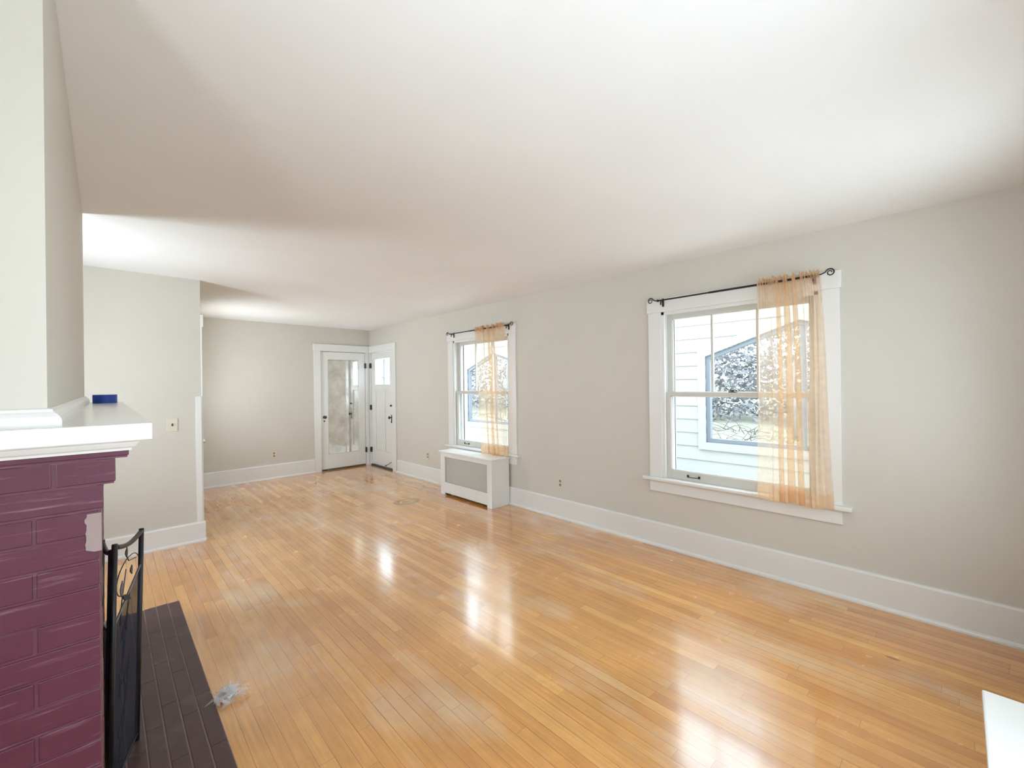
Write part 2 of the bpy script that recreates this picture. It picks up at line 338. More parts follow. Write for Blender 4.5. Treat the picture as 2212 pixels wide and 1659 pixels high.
# ------------------------------------------------------------------ windows
def make_window(name, label, loc, rotz, u0, u1, zs=.62, zt=2.083, mull=3, detail=True):
    """local x = outward, y = along the wall, origin on the wall's inner face"""
    r = sempty(name, label, loc, rotz); T = M['trim']
    cw = .12; a, c = u0-cw, u1+cw
    for (s0, s1) in ((a, u0), (u1, c)): bx('side_casing', T, r, -.020, 0, s0, s1, zs, zt)
    bm = bmesh.new(); box(bm, -.026, 0, a-.010, c+.010, zt, zt+.118); obj('head_casing', bm, T, r, .002)
    bm = bmesh.new(); prism(bm, [(-.052, zs-.028), (-.056, zs-.022), (-.056, zs-.006), (-.050, zs), (0, zs), (0, zs-.028)], 'y', a-.055, c+.055)
    box(bm, 0, .045, u0, u1, zs-.028, zs); obj('window_stool', bm, T, r)
    bm = bmesh.new(); prism(bm, [(-.020, zs-.125), (-.020, zs-.045), (-.030, zs-.034), (-.034, zs-.028), (0, zs-.028), (0, zs-.125)], 'y', a, c); obj('apron', bm, T, r)
    # jamb lining and stops
    bm = bmesh.new()
    for s, d in ((u0, 1), (u1, -1)):
        box(bm, -.004, TW, s, s+d*.012, zs, zt); box(bm, -.010, .012, s+d*.0, s+d*.026, zs, zt); box(bm, .050, .058, s, s+d*.022, zs, zt); box(bm, .098, TW, s, s+d*.05, zs, zt)
    box(bm, -.004, TW, u0, u1, zt-.012, zt); box(bm, -.010, .012, u0, u1, zt-.026, zt); box(bm, .098, TW, u0, u1, zt-.05, zt)
    box(bm, .045, TW, u0, u1, zs-.028, zs-.005)
    obj('jamb', bm, T, r, .0015)
    i0, i1 = u0+.014, u1-.014; zm = 1.36
    def sash(nm, n0, n1, z0, z1, st, rb, rtp, nm_bars):
        bm = bmesh.new(); box(bm, n0, n1, i0, i0+st, z0, z1); box(bm, n0, n1, i1-st, i1, z0, z1)
        box(bm, n0, n1, i0+st, i1-st, z0, z0+rb); box(bm, n0, n1, i0+st, i1-st, z1-rtp, z1)
        s = obj(nm, bm, M['sash'], r, .003)
        bm = bmesh.new()
        # putty bead round the glass
        e0, e1, f0, f1 = i0+st, i1-st, z0+rb, z1-rtp
        box(bm, n0+.008, n0+.016, e0, e0+.007, f0, f1); box(bm, n0+.008, n0+.016, e1-.007, e1, f0, f1); box(bm, n0+.008, n0+.016, e0, e1, f0, f0+.007); box(bm, n0+.008, n0+.016, e0, e1, f1-.007, f1)
        obj('glazing_bead', bm, T, s)
        for q in range(1, nm_bars):
            yy = e0 + (e1-e0)*q/nm_bars
            bx('muntin', M['sash'], s, n0+.004, n1-.004, yy-.009, yy+.009, f0, f1)
        bm = bmesh.new(); nm_ = (n0+n1)/2; box(bm, nm_-.0015, nm_+.0015, e0-.005, e1+.005, f0-.005, f1+.005); obj('pane', bm, M['glass'], s)
        return s
    up = sash('upper_sash', .060, .094, zm-.018, zt-.014, .050, .034, .045, mull)
    lo = sash('lower_sash', .016, .049, zs, zm+.018, .050, .075, .034, 1)
    if detail:
        uc = (u0+u1)/2
        bm = bmesh.new(); box(bm, .012, .046, uc-.028, uc+.028, zm+.018, zm+.024); lathe(bm, [(.010, 0), (.010, .010), (.005, .014)], (0, 0, 1), (.030, uc, zm+.022)); box(bm, .020, .030, uc-.035, uc+.020, zm+.030, zm+.037)
        obj('sash_lock', bm, M['bronze'], lo, .001)
        ul = u1 - .26
        bm = bmesh.new(); box(bm, .010, .016, ul-.055, ul-.040, zs+.028, zs+.050); box(bm, .010, .016, ul+.040, ul+.055, zs+.028, zs+.050)
        tube(bm, [(.012, ul-.048, zs+.040), (.000, ul-.040, zs+.036), (-.002, ul, zs+.034), (.000, ul+.040, zs+.036), (.012, ul+.048, zs+.040)], .0035, 6); obj('sash_lift', bm, M['bronze'], lo)
    # storm window outside
    bm = bmesh.new(); box(bm, .125, .140, u0+.012, u0+.05, zs, zt); box(bm, .125, .140, u1-.05, u1-.012, zs, zt); box(bm, .125, .14, u0+.05, u1-.05, zs, zs+.04); box(bm, .125, .14, u0+.05, u1-.05, zt-.05, zt); box(bm, .125, .14, u0+.05, u1-.05, 1.35, 1.375)
    obj('storm_frame', bm, M['trim'], r)
    return r
make_window('window_1', 'large near window on the right wall, half covered by a sheer curtain', (W, 0, 0), 0, HO[0], HO[1])
make_window('window_2', 'farther window on the right wall, above the radiator cover', (W, 0, 0), 0, HO2[0], HO2[1])
make_window('window_3', 'window behind the viewer over the near radiator cover', (0, SY, 0), -math.pi/2, HO3[0], HO3[1], zs=.77, detail=False)
make_window('fill_window_4', 'unseen window added for fill light in the side wall behind the partition', (PX, 0, 0), math.pi, -HO5[1], -HO5[0], zs=.82, zt=2.05, detail=False)  # unseen window, added to let fill light into the far end
make_window('fill_window_5', 'unseen window added for fill light in the alcove between chimney and wall return', (WX, 0, 0), math.pi, -HO7[1], -HO7[0], zs=.77, detail=False)  # added out of sight to light the middle of the room
make_window('fill_window_6', 'narrow unseen window added for fill light in the left wall beside the viewer', (WX, 0, 0), math.pi, -HO6[1], -HO6[0], zs=.77, detail=False)  # added opening beside the viewer, brightens the right wall
make_window('fill_window_7', 'unseen window added for fill light behind the viewer near the right wall', (0, SY, 0), -math.pi/2, HO4[0], HO4[1], zs=.77, detail=False)  # second window behind the viewer, added for more fill light

# ------------------------------------------------------------------ doors
def knob(parent, o, n, mat=None, r=.027, stick=.06):
    o = Vector(o); n = Vector(n); bm = bmesh.new()
    lathe(bm, [(.024, 0), (.024, .004), (.010, .008), (.008, stick*.45), (r*.7, stick*.55), (r, stick*.75), (r*.9, stick*.92), (r*.4, stick)], n, o)
    return obj('door_knob', bm, mat or M['bronze'], parent, smooth=True)
# door 1: mirrored door in the far wall
d = sempty('door_1', 'white closet door with a full length aged mirror', (0, 0, 0)); T = M['trim_gloss']
bx('side_casing', T, d, 2.577, 2.685, L-.022, L, 0, 2.083)
bx('side_casing', T, d, 3.50, W-.024, L-.022, L, 0, 2.083)
bx('head_casing', T, d, 2.567, W-.028, L-.028, L, 2.083, 2.20)
bm = bmesh.new(); box(bm, 2.685, 2.693, L-.004, L+.10, 0, 2.083); box(bm, 3.492, 3.50, L-.004, L+.10, 0, 2.083); box(bm, 2.693, 3.492, L-.004, L+.10, 2.078, 2.083); obj('jamb', bm, T, d)
bm = bmesh.new(); n0, n1 = L+.004, L+.039
box(bm, 2.697, 2.815, n0, n1, .03, 2.072); box(bm, 3.362, 3.487, n0, n1, .03, 2.072); box(bm, 2.815, 3.362, n0, n1, .03, .28); box(bm, 2.815, 3.362, n0, n1, 1.935, 2.072); box(bm, 2.815, 3.362, n0+.02, n1, .28, 1.935)
sl = obj('door_slab', bm, T, d, .002)
bx('mirror', M['mirror'], sl, 2.817, 3.360, n0+.012, n0+.020, .282, 1.933, bevel=.004)
knob(sl, (2.747, n0, .935), (0, -1, 0))
bm = bmesh.new(); lathe(bm, [(.013, 0), (.013, .003), (.009, .005)], (0, -1, 0), (2.747, n0, .865)); obj('keyhole_plate', bm, M['bronze'], sl)
for z in (1.84, .29):
    bm = bmesh.new(); tube(bm, [(3.492, L-.006, z-.05), (3.492, L-.006, z+.05)], .007, 8); box(bm, 3.478, 3.504, L-.0245, L+.004, z-.045, z+.045); obj('hinge', bm, M['bronze'], d)
# door 2: front door in the right wall
d = sempty('door_2', 'white front door with a small window and two tall panels', (0, 0, 0))
bx('side_casing', T, d, W-.022, W, 6.585, 6.71, 0, 2.083)
bx('side_casing', T, d, W-.022, W, 7.54, L-.024, 0, 2.083)
bx('head_casing', T, d, W-.028, W, 6.575, L-.030, 2.083, 2.20)
bm = bmesh.new(); box(bm, W-.004, W+.14, 6.71, 6.72, 0, 2.083); box(bm, W-.004, W+.14, 7.53, 7.54, 0, 2.083); box(bm, W-.004, W+.14, 6.72, 7.53, 2.075, 2.083); obj('jamb', bm, T, d)
bm = bmesh.new(); box(bm, W-.02, W+.14, 6.72, 7.53, 0, .025); obj('threshold', bm, M['bronze'], d)
bm = bmesh.new(); n0, n1 = W+.008, W+.048
box(bm, n0, n1, 6.724, 6.836, .03, 2.07); box(bm, n0, n1, 7.385, 7.527, .03, 2.07); box(bm, n0, n1, 6.836, 7.385, .03, .30); box(bm, n0, n1, 6.836, 7.385, 1.385, 1.495)
box(bm, n0, n1, 6.836, 7.385, 1.955, 2.07); box(bm, n0, n1, 7.03, 7.17, .30, 1.385); box(bm, n0+.016, n1-.01, 6.836, 7.03, .30, 1.385); box(bm, n0+.016, n1-.01, 7.17, 7.385, .30, 1.385)
sl = obj('door_slab', bm, T, d, .003)
bm = bmesh.new(); box(bm, n0+.018, n0+.022, 6.83, 7.39, 1.49, 1.96); obj('door_pane', bm, M['glass'], sl)
knob(sl, (n0, 6.778, .915), (-1, 0, 0))
bm = bmesh.new(); box(bm, n0-.004, n0, 6.762, 6.794, .82, .96); lathe(bm, [(.006, 0), (.006, .02)], (-1, 0, 0), (n0, 6.778, .84)); obj('lock_plate', bm, M['bronze'], sl, .001)
bm = bmesh.new(); lathe(bm, [(.016, 0), (.016, .006), (.010, .010)], (-1, 0, 0), (n0, 6.778, 1.12)); box(bm, n0-.03, n0-.008, 6.775, 6.781, 1.105, 1.135); obj('thumb_lock', bm, M['bronze'], sl)
bm = bmesh.new(); tube(bm, [(n0, 6.80, .135), (n0-.02, 6.80, .13), (n0-.05, 6.82, .105), (n0-.085, 6.84, .09)], .005, 6); lathe(bm, [(.010, 0), (.010, .02)], (-1, 0, 0), (n0-.08, 6.838, .085)); obj('door_holder', bm, M['bronze'], sl)
for z in (1.84, 1.07, .29):
    bm = bmesh.new(); tube(bm, [(W-.006, 7.535, z-.05), (W-.006, 7.535, z+.05)], .007, 8); box(bm, W-.0245, W+.006, 7.522, 7.550, z-.045, z+.045); obj('hinge', bm, M['bronze'], d)
# door 3: beyond the partition, seen edge-on
d = sempty('door_3', 'white door seen edge-on just behind the partition corner', (0, 0, 0))
bx('side_casing', T, d, PX, PX+.021, PY+.125, 5.27, 0, 2.05)
bx('side_casing', T, d, PX, PX+.021, 5.99, 6.07, 0, 2.05)
bx('head_casing', T, d, PX, PX+.032, PY+.115, 6.075, 2.05, 2.17)
bm = bmesh.new(); box(bm, PX-.05, PX-.012, 5.275, 5.985, .02, 2.045); sl = obj('door_slab', bm, T, d, .003)
bm = bmesh.new(); lathe(bm, [(.024, -.03), (.024, 0), (.010, .008), (.009, .03), (.020, .036), (.027, .055), (.024, .066), (.01, .072)], (1, 0, 0), (PX+.0, 5.33, .925)); obj('door_knob', bm, M['steel'], sl, smooth=True)
# corner guard on the partition
bm = bmesh.new(); box(bm, .622, PX, PY-.012, PY, .19, 1.387); struct(obj('trim_1', bm, M['trim'], None, .002), 'white wood strip on the corner of the wall return')
bm = bmesh.new(); box(bm, PX, PX+.012, PY-.004, PY+.125, .19, 2.05); box(bm, PX, PX+.022, PY-.002, PY+.115, 2.05, 2.17); struct(obj('trim_2', bm, M['trim_gloss'], None, .002), 'white corner edge strip of the wall return')

# ------------------------------------------------------------------ plates
def outlet(name, label, loc, rotz, parts=True, hw=.035, hh=.058):
    o = thing(name, label, 'outlet', loc, rotz)
    bm = bmesh.new(); box(bm, -.006, 0, -hw, hw, -hh, hh); obj('cover_plate', bm, M['plate'], o, .002)
    for s in (-1, 1):
        bm = bmesh.new(); lathe(bm, [(.016, 0), (.016, .003), (.014, .004)], (-1, 0, 0), (-.006, 0, s*.021), 14); rc_ = obj('receptacle', bm, M['recept'], o)
        bm = bmesh.new()
        for q in (-.006, .006): box(bm, -.0112, -.010, q-.0014, q+.0014, s*.021-.002, s*.021+.007)
        box(bm, -.0112, -.010, -.002, .002, s*.021-.010, s*.021-.006); obj('slot', bm, M['dark'], rc_)
    return o
outlet('electrical_outlet', 'ivory outlet above the baseboard between the two windows', (W, 2.998, .383), 0)
outlet('electrical_outlet', 'ivory outlet between the radiator cover and front door', (W, 5.63, .385), 0)
o = outlet('electrical_outlet', 'ivory outlet low on the far wall left of the mirrored door', (1.952, L, .385), math.pi/2)
sw = thing('light_switch', 'ivory light switch plate on the wall return beyond the fireplace', 'switch', (.447, PY, 1.128), math.pi/2)
bm = bmesh.new(); box(bm, -.006, 0, -.040, .040, -.060, .060); obj('cover_plate', bm, M['plate'], sw, .003)
bm = bmesh.new(); box(bm, -.008, -.005, -.006, .006, -.012, .012); box(bm, -.018, -.006, -.004, .004, -.002, .008); obj('toggle', bm, M['bronze'], sw, .001)
sw = thing('light_switch', 'small ivory switch plate on the right wall beside the front door', 'switch', (W, 6.50, 1.15), 0)
bm = bmesh.new(); box(bm, -.006, 0, -.030, .030, -.060, .060); obj('cover_plate', bm, M['plate'], sw, .003)
bm = bmesh.new(); box(bm, -.014, -.006, -.004, .004, -.002, .010); obj('toggle', bm, M['plate'], sw, .001)

# ------------------------------------------------------------------ curtains and rods
def curtain_rod(label, ya, yb):
    r = thing('curtain_rod', label, 'curtain rod', (W-.075, (ya+yb)/2, 2.178)); h = (yb-ya)/2
    bm = bmesh.new(); tube(bm, [(0, -h, 0), (0, h, 0)], .0065, 10); tube(bm, [(0, -h, 0), (0, h*.25, 0)], .0085, 10); obj('rod', bm, M['iron'], r, smooth=True)
    for s in (-1, 1):
        bm = bmesh.new(); pts = [(0, s*h, 0), (0, s*(h+.025), .002), (0, s*(h+.05), .012)]
        c = Vector((0, s*(h+.075), .006)); R0 = .026
        for k in range(0, 22):
            a = math.radians(140 - k*24); rr = R0*(1-k/30)
            pts.append((0, c.y + s*math.cos(a)*rr*(1), c.z + math.sin(a)*rr))
        tube(bm, pts, .0048, 8, .003); lathe(bm, [(.009, 0), (.012, .006), (.009, .012)], (0, s, 0), (0, s*h, 0), 12); obj('finial', bm, M['iron'], r, smooth=True)
        bm = bmesh.new(); yy = s*(h-.02); box(bm, .040, .0745-.026, yy-.008, yy+.008, -.05, .02); tube(bm, [(.046, yy, -.004), (.0, yy, -.012)], .005, 6); tube(bm, [(0, yy, -.014), (0, yy, -.040)], .006, 6); obj('bracket', bm, M['iron'], r)
    return r
curtain_rod('black iron curtain rod with scroll ends over the large near window', .655, 1.80)
curtain_rod('black iron curtain rod with ring ends over the farther window', 3.735, 4.90)

def fold_sheet(bm, yt0, yt1, yb0, yb1, t0, t1, zt, zb, seed, nfold, off=0.0, ns=240, ntt=60):
    rnd = random.Random(seed); ph = [rnd.uniform(0, 6.28) for _ in range(12)]
    grid = []
    for j in range(ntt+1):
        t = t0 + (t1-t0)*j/ntt
        y0 = yt0 + (yb0-yt0)*t + .004*math.sin(7*t+ph[0]); y1 = yt1 + (yb1-yt1)*max(t, 0)**.8 + .004*math.sin(6*t+ph[1])
        z = zt + (zb-zt)*t
        gather = math.exp(-t*14)
        rowv = []
        for i in range(ns+1):
            s = i/ns
            win_ = max(0, math.sin(math.pi*min(1, max(0, (s-.27)/.50))))**.5
            g = s + .080*win_*math.sin(2*math.pi*nfold*(s-.26)/.5 + ph[2] + .3*t)*(1-.4*gather)
            xo = .017*win_*math.cos(2*math.pi*nfold*(s-.26)/.5 + ph[2] + .3*t)
            # soft ripples and crinkles
            xo += .006*math.sin(2*math.pi*3*s + ph[3] + 1.3*t)*(1-win_*.5)
            xo += .0008*math.sin(2*math.pi*13*s + ph[4] + 3*t) + .0004*math.sin(2*math.pi*23*s + ph[5] - 7*t) + .0005*math.sin(2*math.pi*5*s + 21*t + ph[6])
            xo += gather*(.012*math.sin(2*math.pi*22*s + ph[7]) + .007*math.sin(2*math.pi*37*s + ph[8]))
            zz = z + (.006*math.sin(2*math.pi*2*s+ph[9]))*t + gather*.010*math.sin(2*math.pi*17*s+ph[10])*(1 if t < .03 else .3)
            rowv.append(bm.verts.new((W-.085 + xo + off, y1 + (y0-y1)*g, zz)))
        grid.append(rowv)
    for j in range(ntt):
        for i in range(ns): bm.faces.new((grid[j][i], grid[j][i+1], grid[j+1][i+1], grid[j+1][i]))
def curtain(label, yt0, yt1, yb0, yb1, zb, seed, nfold, group=None):
    """yt0 > yt1: left and right edge at the top; root on the rod"""
    r = thing('sheer_curtain', label, 'curtain', (0, 0, 0))
    bm = bmesh.new(); fold_sheet(bm, yt0, yt1, yb0, yb1, 0, 1, 2.205, zb, seed, nfold); obj('panel', bm, M['sheer'], r, smooth=True)
    bm = bmesh.new(); fold_sheet(bm, yt0, yt1, yb0, yb1, .938, 1.001, 2.205, zb, seed, nfold, off=-.0022, ntt=6); obj('hem', bm, M['hem'], r, smooth=True)
    bm = bmesh.new(); fold_sheet(bm, yt0, yt1, yb0, yb1, -.004, .030, 2.205, zb, seed, nfold, off=-.006, ntt=6); obj('rod_pocket', bm, M['hem'], r, smooth=True)
    return r
curtain('sheer peach curtain panel hanging at the right of the large near window', 1.012, .640, 1.028, .572, .598, 3, 4.0)
curtain('sheer peach curtain panel over the farther window, above the radiator cover', 4.345, 3.78, 4.235, 3.735, .590, 11, 3.0)

# ------------------------------------------------------------------ radiator covers
def radiator_cover(name, label, loc, rotz, wid, dep, ht, foot=True):
    """local x = out of the wall into the room is -x ; front face at x=0, back at x=dep ; y along"""
    r = thing(name, label, 'radiator cover', loc, rotz); T = M['trim_gloss']
    tp = .022
    bm = bmesh.new(); box(bm, -.022, dep, -.022, wid+.022, ht-tp, ht); obj('top_panel', bm, T, r, .004)
    for s0 in (0, wid-.018): bx('side_panel', T, r, .018, dep, s0, s0+.018, 0, ht-tp)
    bm = bmesh.new(); box(bm, 0, .018, 0, .085, 0, ht-tp); box(bm, 0, .018, wid-.095, wid, 0, ht-tp); box(bm, 0, .018, .085, wid-.095, ht-.075, ht-tp); box(bm, 0, .018, .085, wid-.095, .030, .170); obj('front_frame', bm, T, r, .002)
    bm = bmesh.new(); y0, y1, z0, z1 = .080, wid-.090, .165, ht-.07; p = .0135
    n = int((z1-z0)/p)
    for k in range(n+1): box(bm, .020, .0215, y0, y1, z0+k*p-.0040, z0+k*p+.0040)
    n = int((y1-y0)/p)
    for k in range(n+1): box(bm, .0215, .023, y0+k*p-.0032, y0+k*p+.0032, z0, z1)
    obj('grille', bm, M['sash'], r)
    return r
radiator_cover('radiator_cover', 'white radiator cover with grille beneath the farther window', (3.272, 3.79, 0), 0, 1.05, .284, .583)
radiator_cover('radiator_cover', 'white radiator cover cut off at the bottom right corner of the view', (0.28, -0.056, 0), -math.pi/2, 1.25, .33, .70)
def radiator(label, loc, rotz, wid, ht, n):
    r = thing('cast_iron_radiator', label, 'radiator', loc, rotz); st = wid/n
    for k in range(n):
        bm = bmesh.new(); yy = st*(k+.5)
        for xx in (.03, .075, .12): tube(bm, [(xx, yy, .09), (xx, yy, ht-.03)], .014, 8)
        tube(bm, [(.01, yy, .075), (.14, yy, .075)], .026, 10); tube(bm, [(.01, yy, ht-.03), (.14, yy, ht-.03)], .026, 10)
        if k in (0, n-1): tube(bm, [(.02, yy, .07), (.015, yy, .0)], .020, 8, .026); tube(bm, [(.13, yy, .07), (.135, yy, .0)], .020, 8, .026)
        obj('section', bm, M['trim'], r, smooth=True)
    return r
radiator('white cast iron radiator hidden inside the far cover, one foot showing', (3.335, 3.91, 0), 0, .78, .50, 14)

# ------------------------------------------------------------------ fireplace
BY0, BY1 = 1.33, 3.60
fp = thing('fireplace', 'maroon painted brick fireplace with white mantel and plastered chimney breast', 'fireplace', (0, 2.46, 0))
def fobj(name, bm, mat, parent=fp, **k):
    bmesh.ops.translate(bm, verts=bm.verts, vec=(0, -2.46, 0)); return obj(name, bm, mat, parent, **k)
bm = bmesh.new(); box(bm, WX+.001, -.087, BY0-.02, BY1-.06, 1.386, H-.001); fobj('chimney_breast', bm, M['wall'])
# brick body: mortar core + bricks, firebox opening y 1.95-3.0, z 0-.72
CH = .0566; top = 1.362; f0 = -.012
oy0, oy1, oz = 1.98, 2.98, .72
bm = bmesh.new(); q = .0025
for (a, b_, c, d_) in ((BY0+q, oy0, 0, top), (oy1, BY1-q, 0, top), (oy0, oy1, oz, top)): box(bm, WX+.001, f0-q, a, b_, c, d_)
for k, xx in ((3, -.005), (2, .016), (1, .039)): box(bm, f0-q*1.5, xx-q, BY0+q*1.2, BY1-q*1.2, top-CH*k+.0003*k, top-CH*(k-1)-.0002*k)
fobj('mortar', bm, M['mortar'])
bm = bmesh.new(); rb = random.Random(4); nc = int(round(top/CH))
for k in range(24):
    z1 = top-CH*k; z0 = z1-CH+.0045
    if z0 < 0: z0 = 0.001
    if z1 <= z0: break
    fx_ = {0: .039, 1: .016, 2: -.005}.get(k, f0)
    # side face bricks (run in x), facing -y and +y
    xe = fx_; i = 0
    while xe > WX+.02:
        ln_ = (.10 if k % 2 else .205) if i == 0 else .205
        xs = max(WX+.002, xe-ln_+.006); j = rb.uniform(-.0012, .0012)
        box(bm, xs, xe, BY0+j, BY0+.09, z0, z1); box(bm, xs, xe, BY1-.09, BY1+j, z0, z1)
        xe -= ln_; i += 1
    ys = BY0+.09+.008; i = 0
    while ys < BY1-.1:
        ln_ = (.10 if k % 2 else .205) if i == 0 else .205
        ye = min(ys+ln_-.008, BY1-.098); j = rb.uniform(-.0012, .0012)
        if z0 < oz and ye > oy0 and ys < oy1:
            if ys < oy0-.02: box(bm, fx_-.09, fx_+j, ys, oy0, z0, z1)
            if ye > oy1+.02: box(bm, fx_-.09, fx_+j, oy1, ye, z0, z1)
        else: box(bm, fx_-.09, fx_+j, ys, ye, z0, z1)
        ys += ln_; i += 1
br_ = fobj('brick_surround', bm, M['brick'], bevel=.0025)
bm = bmesh.new(); box(bm, WX+.002, WX+.05, oy0, oy1, 0, oz); fobj('firebox', bm, M['firebox_black'])
# torn patch of bare plaster at the brick corner
bm = bmesh.new(); rp = random.Random(2); n = 14; va = []; vb = []
for k in range(n+1):
    z = 1.188 - .085*k/n; va.append(bm.verts.new((-.033+rp.uniform(-.002, .002) if k < n else -.02, BY0-.0022, z))); vb.append(bm.verts.new((f0+.004, BY0-.0022, z)))
for k in range(n): bm.faces.new((va[k], vb[k], vb[k+1], va[k+1]))
ex_ = bmesh.ops.extrude_face_region(bm, geom=bm.faces[:]); bmesh.ops.translate(bm, verts=[v for v in ex_['geom'] if isinstance(v, bmesh.types.BMVert)], vec=(0, .006, 0))
pt = fobj('bare_patch', bm, M['patch']); pt['label'] = 'pale bare patch on the brick corner'
# mantel
bm = bmesh.new(); box(bm, WX+.001, .077, 1.262, 3.66, 1.349, 1.386); sh = fobj('mantel_shelf', bm, M['trim_gloss'], bevel=.002)
def run_profile(bm, prof, x1, y0, y1, x0):
    """moulding wrapped round three sides: prof = (outset, z); corner points mitred"""
    rings = []
    for st in range(4):
        rr = []
        for o_, z in prof:
            p = [(x0, y0-o_, z), (x1+o_, y0-o_, z), (x1+o_, y1+o_, z), (x0, y1+o_, z)][st]; rr.append(bm.verts.new(p))
        rings.append(rr)
    n = len(prof)
    for a in range(3):
        for k in range(n): bm.faces.new((rings[a][k], rings[a][(k+1) % n], rings[a+1][(k+1) % n], rings[a+1][k]))
    bm.faces.new(rings[0]); bm.faces.new(rings[3][::-1])
bm = bmesh.new(); run_profile(bm, [(-.03, 1.349), (.020, 1.349), (.020, 1.345), (.014, 1.343), (.012, 1.338), (.008, 1.332), (.002, 1.328), (.001, 1.323), (-.03, 1.323)], .042, 1.318, 3.61, WX+.002); fobj('bed_moulding', bm, M['trim'], sh)
bm = bmesh.new(); run_profile(bm, [(-.01, 1.386), (.022, 1.386), (.022, 1.400), (.019, 1.408), (.014, 1.414), (.009, 1.418), (.008, 1.423), (.004, 1.425), (-.01, 1.425)], -.087, BY0-.02, BY1-.06, WX+.002); fobj('crown_moulding', bm, M['trim'], sh)
# hearth, flush with the boards: bricks on edge
hx0, hx1, hy0, hy1 = -.012, .357, 1.20, 3.72
bm = bmesh.new(); box(bm, hx0, hx1, hy0, hy1, .0005, .0035); hj = fobj('hearth', bm, M['hearth_joint'])
bm = bmesh.new(); rw = (hx1-hx0)/6
for k in range(6):
    ys = hy0 - rb.uniform(0, .3)
    while ys < hy1:
        ye = ys + .40
        a, b_ = max(ys, hy0), min(ye-.002, hy1)
        if b_-a > .01: box(bm, hx0+k*rw+.003, hx0+(k+1)*rw-.003, a, b_, .0010, .0055)
        ys = ye
fobj('hearth_brick', bm, M['hearth'], hj, bevel=.0012)

# roll of tape
bm = bmesh.new(); c_ = (.0, 3.36, 1.3862); n = 40
prof = [(.039, 0), (.051, 0), (.0515, .002), (.0515, .045), (.051, .047), (.039, .047)]
rings = [[bm.verts.new((c_[0]+r_*math.cos(2*math.pi*k/n), c_[1]+r_*math.sin(2*math.pi*k/n), c_[2]+h_)) for k in range(n)] for r_, h_ in prof]
for i in range(6):
    for k in range(n): bm.faces.new((rings[i][k], rings[i][(k+1) % n], rings[(i+1) % 6][(k+1) % n], rings[(i+1) % 6][k]))
tp = tag(obj('tape_roll', bm, M['blue'], smooth=False), 'roll of blue painter tape lying flat on the white mantel', 'tape')
bm = bmesh.new(); rings = [[bm.verts.new((c_[0]+r_*math.cos(2*math.pi*k/n), c_[1]+r_*math.sin(2*math.pi*k/n), c_[2]+h_)) for k in range(n)] for r_, h_ in ((.0365, 0), (.0388, 0), (.0388, .047), (.0365, .047))]
for i in range(4):
    for k in range(n): bm.faces.new((rings[i][k], rings[i][(k+1) % n], rings[(i+1) % 4][(k+1) % n], rings[(i+1) % 4][k]))
obj('cardboard_core', bm, M['card'], tp)

